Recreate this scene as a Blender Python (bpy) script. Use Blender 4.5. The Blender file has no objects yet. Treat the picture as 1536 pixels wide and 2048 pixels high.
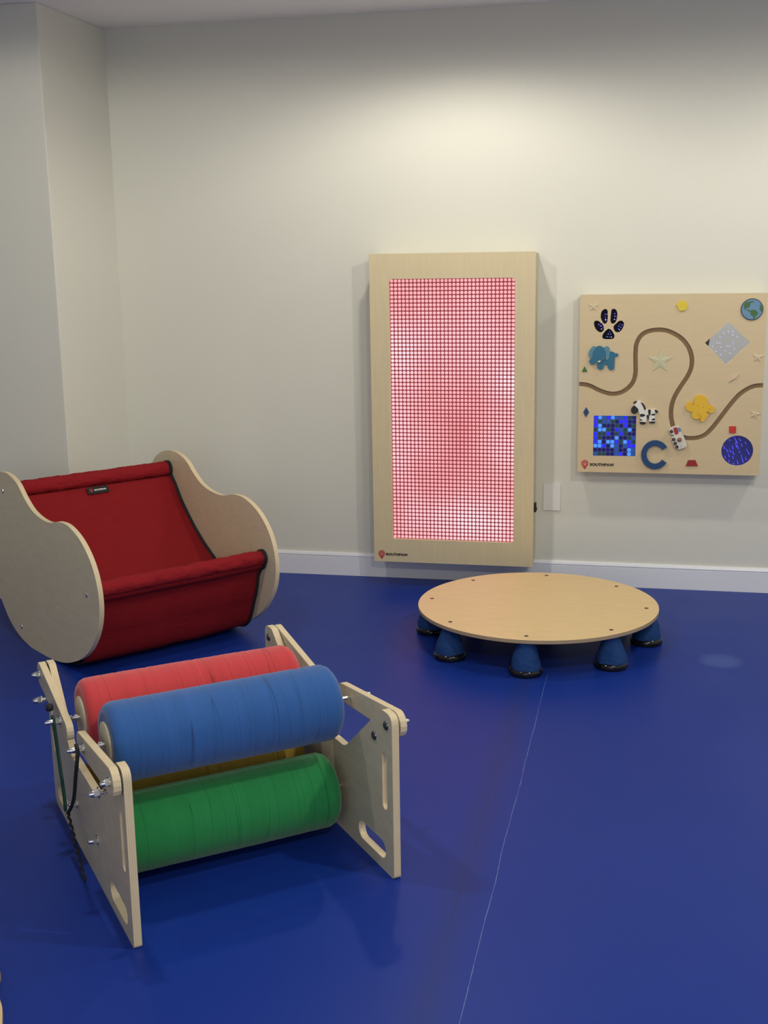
import bpy, bmesh, math, random
from mathutils import Vector, Matrix, geometry
from mathutils import noise as mnoise
random.seed(7)
C = bpy.context.scene.collection
SC = bpy.context.scene

# ------------------------------------------------------------------ camera
def make_camera():
    f = 2413.6
    pitch, roll, yaw = math.radians(12.136), math.radians(-0.96), math.radians(12.62)
    cy, sy, cp, sp = math.cos(yaw), math.sin(yaw), math.cos(pitch), math.sin(pitch)
    F = Vector((-sy*cp, cy*cp, -sp)); R0 = Vector((cy, sy, 0)); U0 = R0.cross(F)
    R = math.cos(roll)*R0 + math.sin(roll)*U0
    U = -math.sin(roll)*R0 + math.cos(roll)*U0
    cd = bpy.data.cameras.new('camera'); co = bpy.data.objects.new('camera', cd); C.objects.link(co)
    co.matrix_world = Matrix(((R.x, U.x, -F.x, 0), (R.y, U.y, -F.y, 0), (R.z, U.z, -F.z, 1.46), (0, 0, 0, 1)))
    cd.sensor_fit = 'VERTICAL'; cd.sensor_height = 24.0; cd.lens = 24.0*f/2048.0
    cd.clip_start = 0.02; cd.clip_end = 60
    SC.camera = co
make_camera()
SC.view_settings.view_transform = 'Standard'
SC.view_settings.look = 'None'
SC.view_settings.gamma = 1.0
SC.view_settings.exposure = 0.12
SC.view_settings.use_curve_mapping = False
wd = bpy.data.worlds.new('world'); SC.world = wd; wd.use_nodes = True
wd.node_tree.nodes['Background'].inputs[0].default_value = (0.6, 0.65, 0.75, 1)
wd.node_tree.nodes['Background'].inputs[1].default_value = 0.05

CEIL = 2.442
def downlight(loc, power, col=(1, 0.95, 0.81), size=0.05, cone=142, blend=0.55, rot=(0, 0, 0)):
    ld = bpy.data.lights.new('downlight', 'SPOT'); ld.energy = power; ld.color = col
    ld.shadow_soft_size = size; ld.spot_size = math.radians(cone); ld.spot_blend = blend
    lo = bpy.data.objects.new('downlight', ld); C.objects.link(lo); lo.location = loc; lo.rotation_euler = rot
downlight((-0.80, 4.38, CEIL-0.05), 27, cone=160, blend=0.40)
downlight((1.30, 4.38, CEIL-0.05), 34, cone=160, blend=0.40)
downlight((0.80, 2.30, CEIL-0.05), 60, cone=179, blend=0.12)
downlight((0.45, 0.30, CEIL-0.05), 72, cone=179, blend=0.12)
downlight((-1.55, 2.72, CEIL-0.05), 40, cone=179, blend=0.12)
# added cool fill light just inside the solid wall behind the camera
ad = bpy.data.lights.new('rear_fill_light', 'AREA'); ad.shape = 'RECTANGLE'; ad.size = 2.6; ad.size_y = 1.3
ad.energy = 18; ad.color = (0.85, 0.93, 1.0)
ao = bpy.data.objects.new('rear_fill_light', ad); C.objects.link(ao); ao.location = (-0.4, -1.64, 1.45)
ao.rotation_euler = (math.radians(90), 0, 0)

# ------------------------------------------------------------------ node helpers
def mat(name, col=(0.8, 0.8, 0.8), rough=0.5, metal=0.0, spec=0.5, emit=None, estr=0.0):
    m = bpy.data.materials.new(name); m.use_nodes = True
    b = m.node_tree.nodes['Principled BSDF']
    b.inputs['Base Color'].default_value = (*col, 1); b.inputs['Roughness'].default_value = rough
    b.inputs['Metallic'].default_value = metal; b.inputs['Specular IOR Level'].default_value = spec
    if emit:
        b.inputs['Emission Color'].default_value = (*emit, 1); b.inputs['Emission Strength'].default_value = estr
    return m
class NT:
    def __init__(s, m): s.t = m.node_tree; s.b = s.t.nodes['Principled BSDF']
    def n(s, kind, **kw):
        nd = s.t.nodes.new(kind)
        for k, v in kw.items():
            if k in nd.inputs: nd.inputs[k].default_value = v
            else: setattr(nd, k, v)
        return nd
    def l(s, a, b): s.t.links.new(a, b)
    def coord(s, scale=(1, 1, 1), loc=(0, 0, 0)):
        tc = s.n('ShaderNodeTexCoord'); mp = s.n('ShaderNodeMapping')
        mp.inputs['Scale'].default_value = scale; mp.inputs['Location'].default_value = loc
        s.l(tc.outputs['Object'], mp.inputs['Vector']); return mp.outputs['Vector']
    def noise(s, vec, scale, detail=3, rough=0.5):
        nd = s.n('ShaderNodeTexNoise'); nd.inputs['Scale'].default_value = scale
        nd.inputs['Detail'].default_value = detail; nd.inputs['Roughness'].default_value = rough
        s.l(vec, nd.inputs['Vector']); return nd.outputs['Fac']
    def ramp(s, fac, stops, interp='LINEAR'):
        r = s.n('ShaderNodeValToRGB'); r.color_ramp.interpolation = interp
        e = r.color_ramp.elements
        while len(e) < len(stops): e.new(0.5)
        for i, (p, c) in enumerate(stops): e[i].position = p; e[i].color = (*c, 1) if len(c) == 3 else c
        s.l(fac, r.inputs['Fac']); return r.outputs['Color']
    def mix(s, fac, a, b, mode='MIX'):
        m = s.n('ShaderNodeMix', data_type='RGBA', blend_type=mode)
        if isinstance(fac, float): m.inputs[0].default_value = fac
        else: s.l(fac, m.inputs[0])
        for v, i in ((a, 6), (b, 7)):
            if isinstance(v, tuple): m.inputs[i].default_value = (*v, 1)
            else: s.l(v, m.inputs[i])
        return m.outputs[2]
    def math(s, op, a, b=0.0, c=0.0):
        m = s.n('ShaderNodeMath', operation=op)
        for i, v in enumerate((a, b, c)):
            if isinstance(v, (int, float)): m.inputs[i].default_value = v
            else: s.l(v, m.inputs[i])
        return m.outputs[0]
    def bump(s, fac, strength, dist):
        b = s.n('ShaderNodeBump'); b.inputs['Strength'].default_value = strength; b.inputs['Distance'].default_value = dist
        s.l(fac, b.inputs['Height']); s.l(b.outputs[0], s.b.inputs['Normal'])
    def base(s, c): s.l(c, s.b.inputs['Base Color'])
def mul(c, k): return tuple(x*k for x in c)

def wood(name, col, grain=(1, 1, 12), rough=0.42, amt=0.12):
    m = mat(name, col, rough); t = NT(m)
    v = t.coord(grain); n1 = t.noise(v, 9, 5, 0.6)
    n2 = t.noise(t.coord((1, 1, 1)), 2.2, 2)
    c = t.ramp(n1, [(0.3, mul(col, 1-amt)), (0.7, mul(col, 1+amt*0.5))])
    c = t.mix(t.math('MULTIPLY', n2, 0.35), c, mul((col[0]*1.02, col[1]*0.98, col[2]*0.92), 0.95))
    t.base(c); t.bump(n1, 0.08, 0.001); return m
def ply_edge(name, axis, pitch, c1, c2, rough=0.6):
    """plies seen on the sawn edge: thin darker lines, stacked along one axis of the sheet"""
    m = mat(name, c1, rough); t = NT(m)
    tc = t.n('ShaderNodeTexCoord'); sp = t.n('ShaderNodeSeparateXYZ'); t.l(tc.outputs['Object'], sp.inputs[0])
    k = t.math('FRACT', t.math('DIVIDE', sp.outputs[axis], pitch))
    nz = t.noise(t.coord((1, 1, 1)), 25, 3)
    c = t.ramp(k, [(0.0, c1), (0.5, c1), (0.62, c2), (0.85, c2), (1.0, c1)])
    c = t.mix(t.math('MULTIPLY', t.math('SUBTRACT', nz, 0.4), 1.1), c, mul(c1, 1.03))
    t.base(c); return m

BIRCH = (0.67, 0.57, 0.37)
M = {}
M['birch'] = wood('birch_ply', BIRCH, (11, 1, 1), 0.42, 0.06)
M['birch_x'] = wood('birch_ply_lengthwise', BIRCH, (1, 12, 12))
M['birch_top'] = wood('birch_disc', (0.80, 0.60, 0.31), (1.2, 11, 1), 0.38, 0.08)
M['birch_side'] = wood('birch_side', (0.60, 0.54, 0.40), (1, 2, 6), 0.5)
M['board'] = wood('board_face', (0.66, 0.53, 0.33), (1, 1, 9), 0.45, 0.04)
M['edge_x'] = ply_edge('ply_edge_x', 0, 0.0042, (0.74, 0.62, 0.41), (0.61, 0.48, 0.30))
M['edge_y'] = ply_edge('ply_edge_y', 1, 0.0042, (0.70, 0.57, 0.37), (0.50, 0.38, 0.24))
M['edge_z'] = ply_edge('ply_edge_z', 2, 0.0035, (0.50, 0.38, 0.24), (0.26, 0.18, 0.11))
M['groove'] = wood('routed_groove', (0.26, 0.17, 0.085), (30, 1, 30), 0.6, 0.35)
M['steel'] = mat('zinc_steel', (0.72, 0.72, 0.70), 0.22, 1.0)
M['dark_steel'] = mat('dark_steel', (0.16, 0.16, 0.17), 0.3, 0.9)
M['black'] = mat('black_plastic', (0.012, 0.012, 0.013), 0.4)
M['black_gloss'] = mat('black_gloss', (0.008, 0.008, 0.009), 0.12)
M['black_cloth'] = mat('black_binding', (0.012, 0.011, 0.012), 0.85)
M['white_plastic'] = mat('white_plastic', (0.80, 0.80, 0.78), 0.35)

def wall_mat(name, col, rough=0.55):
    m = mat(name, col, rough, spec=0.3); t = NT(m)
    n = t.noise(t.coord(), 140, 3); t.bump(n, 0.06, 0.002)
    n2 = t.noise(t.coord(), 1.1, 2); t.base(t.mix(n2, mul(col, 0.985), mul(col, 1.01))); return m
M['wall'] = wall_mat('painted_wall', (0.72, 0.715, 0.645))
M['ceiling'] = wall_mat('painted_ceiling', (0.90, 0.89, 0.89), 0.8)
M['trim'] = mat('satin_trim', (0.80, 0.82, 0.88), 0.3)

def floor_mat():
    base = (0.008, 0.032, 0.255)
    m = mat('blue_vinyl', base, 0.36, spec=0.17); t = NT(m)
    tc = t.n('ShaderNodeTexCoord'); sp = t.n('ShaderNodeSeparateXYZ'); t.l(tc.outputs['Object'], sp.inputs[0])
    X, Y = sp.outputs[0], sp.outputs[1]
    big = t.noise(t.coord(), 1.7, 3); fine = t.noise(t.coord(), 90, 2)
    c = t.mix(big, mul(base, 0.92), mul(base, 1.08))
    c = t.mix(t.math('MULTIPLY', fine, 0.25), c, mul(base, 1.3))
    # welded seam: a thin pale scratched line along x = -0.328
    wob = t.math('MULTIPLY', t.math('SUBTRACT', t.noise(t.coord((0.01, 1, 1)), 3.0, 2), 0.5), 0.012)
    d = t.math('ABSOLUTE', t.math('SUBTRACT', t.math('ADD', X, 0.328), wob))
    brk = t.noise(t.coord((3, 1, 1)), 14, 4, 0.7)
    s1 = t.math('LESS_THAN', d, t.math('MULTIPLY', t.math('SUBTRACT', brk, 0.30), 0.0036))
    lim = t.math('LESS_THAN', Y, 4.05)
    c = t.mix(t.math('MULTIPLY', t.math('MULTIPLY', s1, lim), 0.6), c, (0.20, 0.28, 0.50))
    # older seam beside it: broken dark scuff line and a faint dull band
    d2 = t.math('ABSOLUTE', t.math('ADD', X, 0.402))
    s2 = t.math('LESS_THAN', d2, t.math('MULTIPLY', t.math('SUBTRACT', t.noise(t.coord((1, 1, 1), (3, 1, 0)), 6, 4, 0.7), 0.48), 0.012))
    c = t.mix(t.math('MULTIPLY', s2, 0.5), c, (0.010, 0.014, 0.06))
    band = t.ramp(d2, [(0.0, (1, 1, 1)), (0.06, (0, 0, 0))])
    c = t.mix(t.math('MULTIPLY', t.math('MULTIPLY', band, 0.35), lim), c, (0.022, 0.034, 0.13))
    # round spot of light painted into the vinyl colour
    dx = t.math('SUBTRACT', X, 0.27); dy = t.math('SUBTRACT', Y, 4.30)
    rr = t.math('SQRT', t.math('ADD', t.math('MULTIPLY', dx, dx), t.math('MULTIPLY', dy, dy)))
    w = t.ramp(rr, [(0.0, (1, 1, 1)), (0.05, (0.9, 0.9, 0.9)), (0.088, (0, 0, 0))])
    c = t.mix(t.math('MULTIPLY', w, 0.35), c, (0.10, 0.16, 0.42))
    t.base(c)
    r = t.math('ADD', 0.34, t.math('MULTIPLY', t.noise(t.coord(), 5, 4), 0.10))
    t.l(r, t.b.inputs['Roughness']); t.bump(t.noise(t.coord(), 260, 2), 0.05, 0.001)
    return m
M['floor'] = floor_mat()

def foam_cover(name, col):
    m = mat(name, col, 0.85, spec=0.2); t = NT(m)
    ring = t.noise(t.coord((60, 0.7, 0.7)), 1.0, 4, 0.6)         # folds run round the roller
    fine = t.noise(t.coord(), 420, 2)
    crease = t.noise(t.coord((30, 0.8, 0.8), (5, 2, 1)), 1.0, 1, 0.4)
    cr = t.math('ABSOLUTE', t.math('SUBTRACT', crease, 0.5))
    line = t.ramp(cr, [(0.0, (0.35, 0.35, 0.35)), (0.009, (1, 1, 1))])
    c = t.mix(ring, mul(col, 0.85), mul(col, 1.15))
    c = t.mix(0.75, c, t.mix(1.0, c, line, 'MULTIPLY'))
    t.base(t.mix(t.math('MULTIPLY', fine, 0.3), c, mul(col, 0.7)))
    h = t.math('ADD', t.math('MULTIPLY', ring, 1.0), t.math('MULTIPLY', fine, 0.15))
    t.bump(h, 0.25, 0.003)
    t.b.inputs['Sheen Weight'].default_value = 0.25
    return m
M['foam_red'] = foam_cover('foam_red', (0.60, 0.055, 0.060))
M['foam_blue'] = foam_cover('foam_blue', (0.030, 0.115, 0.36))
M['foam_green'] = foam_cover('foam_green', (0.018, 0.24, 0.065))
M['foam_yellow'] = foam_cover('foam_yellow', (0.34, 0.21, 0.03))

def canvas(name, col, wr=0.3):
    m = mat(name, col, 0.85, spec=0.15); t = NT(m)
    fine = t.noise(t.coord(), 500, 2); mid = t.noise(t.coord((6, 14, 14)), 3, 4, 0.6)
    t.base(t.mix(mid, mul(col, 0.88), mul(col, 1.1)))
    t.bump(t.math('ADD', t.math('MULTIPLY', mid, 1.0), t.math('MULTIPLY', fine, 0.1)), wr, 0.01)
    return m
M['canvas'] = canvas('red_canvas', (0.235, 0.010, 0.014))
M['canvas_roll'] = canvas('red_canvas_sleeve', (0.27, 0.012, 0.018), 0.9)
M['leg_cloth'] = canvas('navy_leg_cloth', (0.018, 0.060, 0.20), 0.8)

# ------------------------------------------------------------------ object helpers
def obj(name, bm, mats, parent=None, smooth=False, bevel=0, seg=2, label=None, autos=False):
    bmesh.ops.remove_doubles(bm, verts=bm.verts, dist=1e-6)
    bmesh.ops.recalc_face_normals(bm, faces=bm.faces)
    me = bpy.data.meshes.new(name); bm.to_mesh(me); bm.free()
    for m in (mats if isinstance(mats, (list, tuple)) else [mats]): me.materials.append(M[m] if isinstance(m, str) else m)
    if smooth:
        for p in me.polygons: p.use_smooth = True
    if autos:
        me.set_sharp_from_angle(angle=math.radians(35))
        for p in me.polygons: p.use_smooth = True
        me.set_sharp_from_angle(angle=math.radians(35))
    o = bpy.data.objects.new(name, me); C.objects.link(o)
    if parent: o.parent = parent
    if bevel:
        md = o.modifiers.new('bevel', 'BEVEL'); md.width = bevel; md.segments = seg; md.limit_method = 'ANGLE'; md.angle_limit = math.radians(40)
        md.harden_normals = False
    if label: o['label'] = label
    return o
def thing(name, label, cat, loc=(0, 0, 0), rz=0.0, group=None):
    o = bpy.data.objects.new(name, None); C.objects.link(o); o.empty_display_size = 0.1
    o.location = loc; o.rotation_euler = (0, 0, rz); o['label'] = label; o['category'] = cat
    if group: o['group'] = group
    return o
def struct(name, bm, m, **kw):
    o = obj(name, bm, m, **kw); o['kind'] = 'structure'; return o

def add_box(bm, x0, x1, y0, y1, z0, z1, mi=0):
    vs = [bm.verts.new((x, y, z)) for x in (x0, x1) for y in (y0, y1) for z in (z0, z1)]
    for q in ((0, 1, 3, 2), (4, 6, 7, 5), (0, 4, 5, 1), (2, 3, 7, 6), (0, 2, 6, 4), (1, 5, 7, 3)):
        f = bm.faces.new([vs[i] for i in q]); f.material_index = mi
    return bm
def box(*a): return add_box(bmesh.new(), *a)
FR_X = (Vector((0, 0, 0)), Vector((0, 1, 0)), Vector((0, 0, 1)), Vector((1, 0, 0)))    # outline in y,z, thickness along x
def fr_wall(x, y, z): return (Vector((x, y, z)), Vector((1, 0, 0)), Vector((0, 0, 1)), Vector((0, -1, 0)))  # outline on a wall, thickness into the room
def add_prism(bm, pts, d0, d1, fr, holes=(), mi_side=1, mi_cap=0, inset=0.0):
    O, U, V, N = fr
    loops = [list(pts)] + [list(h) for h in holes]
    lo, hi = [], []
    for lp in loops:
        lo.append([bm.verts.new(O+U*p[0]+V*p[1]+N*d0) for p in lp])
        hi.append([bm.verts.new(O+U*p[0]+V*p[1]+N*d1) for p in lp])
    tris = geometry.tessellate_polygon([[Vector((p[0], p[1], 0)) for p in lp] for lp in loops])
    fl, fh = [v for l in lo for v in l], [v for l in hi for v in l]
    for t in tris:
        for vs in (fl, fh):
            try: bm.faces.new([vs[i] for i in t]).material_index = mi_cap
            except ValueError: pass
    for a, b in zip(lo, hi):
        n = len(a)
        for i in range(n):
            try: bm.faces.new((a[i], a[(i+1) % n], b[(i+1) % n], b[i])).material_index = mi_side
            except ValueError: pass
    return bm
def prism(*a, **k): return add_prism(bmesh.new(), *a, **k)
def smooth_loop(P, n=6, closed=True):
    out = []; N = len(P)
    rng = range(N) if closed else range(N-1)
    for i in rng:
        if closed: p0, p1, p2, p3 = (Vector(P[(i+k-1) % N]) for k in range(4))
        else: p0, p1, p2, p3 = Vector(P[max(i-1, 0)]), Vector(P[i]), Vector(P[i+1]), Vector(P[min(i+2, N-1)])
        for k in range(n):
            t = k/n
            out.append(tuple(0.5*((2*p1)+(p2-p0)*t+(2*p0-5*p1+4*p2-p3)*t*t+(-p0+3*p1-3*p2+p3)*t**3)))
    if not closed: out.append(tuple(P[-1]))
    return out
def circle(cx, cy, r, n=32, ry=None, a0=0): return [(cx+r*math.cos(a0+2*math.pi*i/n), cy+(ry or r)*math.sin(a0+2*math.pi*i/n)) for i in range(n)]
def stadium(x0, y0, x1, y1, r0, r1=None, n=10):
    r1 = r1 or r0; a = math.atan2(y1-y0, x1-x0); o = []
    for i in range(n+1):
        t = a+math.pi/2+math.pi*i/n; o.append((x0+r0*math.cos(t), y0+r0*math.sin(t)))
    for i in range(n+1):
        t = a-math.pi/2+math.pi*i/n; o.append((x1+r1*math.cos(t), y1+r1*math.sin(t)))
    return o
def round_poly(P, r, n=5):
    """round the corners of a polygon; r is one radius or one per corner"""
    out = []; N = len(P)
    for i in range(N):
        p = Vector(P[i]); a = (Vector(P[i-1])-p); b = (Vector(P[(i+1) % N])-p)
        rr = r[i] if isinstance(r, (list, tuple)) else r
        if rr <= 0: out.append(tuple(p)); continue
        ang = a.angle(b); d = min(rr/math.tan(ang/2), a.length*0.49, b.length*0.49)
        s, e = p+a.normalized()*d, p+b.normalized()*d
        for k in range(n+1):
            t = k/n; out.append(tuple(s*(1-t)**2+p*2*t*(1-t)+e*t*t))
    return out
def add_lathe(bm, prof, origin, axis='x', n=24, mi=0, wob=None):
    """prof: list of (along, radius)"""
    O = Vector(origin); rings = []
    A, U, V = {'x': (Vector((1, 0, 0)), Vector((0, 1, 0)), Vector((0, 0, 1))), 'z': (Vector((0, 0, 1)), Vector((1, 0, 0)), Vector((0, 1, 0))),
               'y': (Vector((0, 1, 0)), Vector((0, 0, 1)), Vector((1, 0, 0)))}[axis]
    for j, (s, r) in enumerate(prof):
        if r < 1e-6: rings.append([bm.verts.new(O+A*s)]); continue
        ring = []
        for i in range(n):
            t = 2*math.pi*i/n; rr = r*(wob(j, s, t) if wob else 1)
            ring.append(bm.verts.new(O+A*s+U*rr*math.cos(t)+V*rr*math.sin(t)))
        rings.append(ring)
    for a, b in zip(rings, rings[1:]):
        if len(a) == 1 and len(b) == 1: continue
        for i in range(n):
            j = (i+1) % n
            if len(a) == 1: f = (a[0], b[i], b[j])
            elif len(b) == 1: f = (a[i], b[0], a[j])
            else: f = (a[i], b[i], b[j], a[j])
            bm.faces.new(f).material_index = mi
    return bm
def lathe(*a, **k): return add_lathe(bmesh.new(), *a, **k)
def add_tube(bm, pts, r, n=8, cap=True, mi=0):
    P = [Vector(p) for p in pts]; rings = []
    T0 = (P[1]-P[0]).normalized(); up = Vector((0, 0, 1)) if abs(T0.z) < 0.9 else Vector((1, 0, 0))
    nrm = T0.cross(up).normalized()
    for i, p in enumerate(P):
        T = (P[min(i+1, len(P)-1)]-P[max(i-1, 0)]).normalized()
        nrm = (nrm-T*nrm.dot(T)).normalized(); bn = T.cross(nrm)
        rr = r[i] if isinstance(r, (list, tuple)) else r
        rings.append([bm.verts.new(p+nrm*rr*math.cos(2*math.pi*k/n)+bn*rr*math.sin(2*math.pi*k/n)) for k in range(n)])
    for a, b in zip(rings, rings[1:]):
        for k in range(n): bm.faces.new((a[k], a[(k+1) % n], b[(k+1) % n], b[k])).material_index = mi
    if cap:
        bm.faces.new(rings[0]).material_index = mi; bm.faces.new(rings[-1][::-1]).material_index = mi
    return bm
def tube(*a, **k): return add_tube(bmesh.new(), *a, **k)
def text_bm(s, width, height, fr, depth, weight=0.03):
    """raised or printed lettering laid in the frame fr, left-bottom at its origin"""
    cu = bpy.data.curves.new('t', 'FONT'); cu.body = s; cu.size = 1; cu.offset = weight; cu.extrude = 0.5; cu.resolution_u = 4; cu.space_character = 1.05
    o = bpy.data.objects.new('t', cu); C.objects.link(o)
    dg = bpy.context.evaluated_depsgraph_get(); me = bpy.data.meshes.new_from_object(o.evaluated_get(dg))
    C.objects.unlink(o); bpy.data.objects.remove(o)
    bm = bmesh.new(); bm.from_mesh(me); bpy.data.meshes.remove(me)
    xs = [v.co.x for v in bm.verts]; ys = [v.co.y for v in bm.verts]
    O, U, V, N = fr
    for v in bm.verts:
        x = (v.co.x-min(xs))/(max(xs)-min(xs))*width; y = (v.co.y-min(ys))/(max(ys)-min(ys))*height; z = (v.co.z+0.5)*depth
        v.co = O+U*x+V*y+N*z
    return bm
M['logo_red'] = mat('logo_red', (0.42, 0.035, 0.03), 0.5)
M['logo_pale'] = mat('logo_pale', (0.70, 0.36, 0.26), 0.5)
M['ink'] = mat('ink', (0.012, 0.011, 0.012), 0.5)
M['white_ink'] = mat('white_ink', (0.75, 0.75, 0.75), 0.5)
def logo(parent, fr, cx, cy, r, tx, tw, th, ty, ink='ink', tail=1.65, pale='logo_pale'):
    """map-pin badge with a paw, and the maker's name beside it"""
    pts = []
    for i in range(25):
        a = math.radians(-40+260*i/24); pts.append((cx+r*math.cos(a), cy+r*math.sin(a)))
    pts.append((cx, cy-r*tail))
    obj('logo_pin', prism(pts, 0, 0.0006, fr), ['logo_red', 'logo_red'], parent)
    obj('logo_ring', prism(circle(cx, cy, r*0.84, 28), 0.0004, 0.0009, fr, holes=[circle(cx, cy, r*0.74, 28)]), [pale, pale], parent)
    bm = prism(circle(cx, cy-r*0.2, r*0.30, 14, r*0.24), 0.0004, 0.0011, fr)
    for dx, dy in ((-0.42, 0.02), (-0.17, 0.36), (0.17, 0.36), (0.42, 0.02)):
        add_prism(bm, circle(cx+dx*r, cy+dy*r, r*0.12, 10, r*0.17), 0.0004, 0.0011, fr)
    obj('logo_paw', bm, [pale, pale], parent)
    f2 = (fr[0]+fr[1]*tx+fr[2]*ty, fr[1], fr[2], fr[3])
    obj('logo_text', text_bm('SOUTHPAW', tw, th, f2, 0.0008, 0.055), [ink], parent)

# ------------------------------------------------------------------ the room
YB = 5.25; XC = -2.403; YF = 4.638; XR = 2.3; XL = -4.2; Y0 = -1.7; T = 0.12
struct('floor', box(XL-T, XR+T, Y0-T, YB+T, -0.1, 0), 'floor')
struct('ceiling', box(XL-T, XR+T, Y0-T, YB+T, CEIL, CEIL+0.1), 'ceiling')
struct('wall_back', box(XC-0.02, XR+T, YB, YB+T, 0, CEIL), 'wall')
struct('wall_corner', box(XL, XC, YF, YB+T, 0, CEIL), 'wall', bevel=0.003)
struct('wall_right', box(XR, XR+T, Y0, YB, 0, CEIL), 'wall')
struct('wall_left', box(XL-T, XL, Y0, YB+T, 0, CEIL), 'wall')
struct('wall_front', box(XL, XR, Y0-T, Y0, 0, CEIL), 'wall')
SKIRT = [(0, 0), (0.014, 0), (0.014, 0.087), (0.0105, 0.0885), (0.0105, 0.091), (0.0145, 0.0925), (0.0145, 0.095), (0.011, 0.103), (0.006, 0.1065), (0, 0.107)]
def skirting(name, p0, p1, out):
    """profile extruded from p0 to p1, standing out of the wall along out"""
    bm = bmesh.new(); p0, p1, out = Vector(p0), Vector(p1), Vector(out); R = []
    for p in (p0, p1): R.append([bm.verts.new(p+out*a+Vector((0, 0, b))) for a, b in SKIRT])
    n = len(SKIRT)
    for i in range(n): bm.faces.new((R[0][i], R[0][(i+1) % n], R[1][(i+1) % n], R[1][i]))
    bm.faces.new(R[0]); bm.faces.new(R[1][::-1]); struct(name, bm, 'trim')
skirting('baseboard_back', (XC, YB, 0), (XR, YB, 0), (0, -1, 0))
skirting('baseboard_corner', (XC, YF, 0), (XC, YB-0.015, 0), (1, 0, 0))
skirting('baseboard_left', (XL, YF, 0), (XC+0.0145, YF, 0), (0, -1, 0))
skirting('baseboard_right', (XR, Y0, 0), (XR, YB-0.015, 0), (-1, 0, 0))
skirting('baseboard_front', (XL, Y0, 0), (XR, Y0, 0), (0, 1, 0))

# ------------------------------------------------------------------ glowing wall panel
def lens_material():
    m = mat('glowing_lens', (0.55, 0.16, 0.17), 0.25); t = NT(m)
    n1 = t.noise(t.coord((3.2, 1, 1.9), (2.1, 0, 3.3)), 1.6, 2); n2 = t.noise(t.coord(), 160, 1)
    tc = t.n('ShaderNodeTexCoord'); sp = t.n('ShaderNodeSeparateXYZ'); t.l(tc.outputs['Object'], sp.inputs[0])
    # soft pools of brighter light where the diodes sit behind the sheet
    tot = t.math('MULTIPLY', n1, 0.45)
    for (cx, cz, rx, rz, a) in ((0.12, 0.90, 0.13, 0.16, .32), (0.12, 0.52, 0.12, 0.20, .26), (0.60, 0.80, 0.11, 0.12, .34), (0.60, 0.50, 0.10, 0.18, .30), (0.36, 0.20, 0.20, 0.10, .34), (0.58, 0.17, 0.10, 0.12, .26), (0.35, 0.98, 0.25, 0.14, .14)):
        dx = t.math('DIVIDE', t.math('SUBTRACT', sp.outputs[0], cx), rx); dz = t.math('DIVIDE', t.math('SUBTRACT', sp.outputs[2], cz), rz)
        r2 = t.math('ADD', t.math('MULTIPLY', dx, dx), t.math('MULTIPLY', dz, dz))
        tot = t.math('ADD', tot, t.math('MULTIPLY', t.math('EXPONENT', t.math('MULTIPLY', r2, -1.0)), a))
    c = t.ramp(tot, [(0.12, (0.72, 0.30, 0.32)), (0.28, (0.90, 0.44, 0.47)), (0.45, (1.0, 0.60, 0.66)), (0.66, (1.0, 0.84, 0.92))])
    t.l(c, t.b.inputs['Emission Color'])
    t.l(t.math('ADD', 0.55, t.math('MULTIPLY', n2, 0.45)), t.b.inputs['Emission Strength']); return m
M['lens'] = lens_material()
M['lens_back'] = mat('lens_sheet_backing', (0.10, 0.02, 0.025), 0.5, spec=0.1, emit=(0.22, 0.045, 0.055), estr=0.8)
PX0, PX1, PZ0, PZ1, PD = -1.186, -0.481, 0.114, 1.4545, 0.164
p = thing('light_panel', 'tall birch-framed wall panel glowing pink through a grid of small lenses', 'light panel', (PX0, YB, PZ0))
PW, PH = PX1-PX0, PZ1-PZ0
bm = add_box(bmesh.new(), 0.006, PW-0.006, -(PD-0.019), -0.001, 0.006, PH-0.006)
obj('cabinet_box', bm, 'birch_side', p)
hole = round_poly([(0.085, 0.105), (0.620, 0.105), (0.620, 1.235), (0.085, 1.235)], 0.016)
fr = fr_wall(0, -(PD-0.018), 0)
obj('face_frame', prism(round_poly([(0, 0), (PW, 0), (PW, PH), (0, PH)], 0.006), 0, 0.018, fr, holes=[hole]), ['birch', 'edge_y'], p, bevel=0.002)
sh = obj('lens_sheet', box(0.08, 0.625, -(PD-0.017), -(PD-0.019)-0.0005, 0.1, 1.24), 'lens_back', p)
bm = bmesh.new(); NX, NZ = 32, 67; sx, sz = 0.535/NX, 1.13/NZ
for i in range(NX):
    for k in range(NZ):
        cx, cz = 0.085+sx*(i+0.5), 0.105+sz*(k+0.5)
        if (i in (0, NX-1)) and (k in (0, NZ-1)): pass
        rings = []
        for s, yy in ((0.0064, 0.0), (0.0060, 0.0030), (0.0042, 0.0050)):
            q = [(-s, -s*0.55), (-s*0.55, -s), (s*0.55, -s), (s, -s*0.55), (s, s*0.55), (s*0.55, s), (-s*0.55, s), (-s, s*0.55)]
            rings.append([bm.verts.new((cx+a, -(PD-0.0165)-yy, cz+b)) for a, b in q])
        for a, b in zip(rings, rings[1:]):
            for j in range(8): bm.faces.new((a[j], a[(j+1) % 8], b[(j+1) % 8], b[j]))
        bm.faces.new(rings[-1])
obj('lens_grid', bm, 'lens', p, smooth=True)
obj('power_switch', add_box(box(PW-0.006, PW+0.006, -0.11, -0.082, 0.232, 0.272), PW+0.004, PW+0.009, -0.104, -0.088, 0.238, 0.252), 'black', p, bevel=0.001)
logo(p, fr_wall(0, -PD, 0), 0.034, 0.036, 0.0155, 0.053, 0.100, 0.0115, 0.028)

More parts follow.
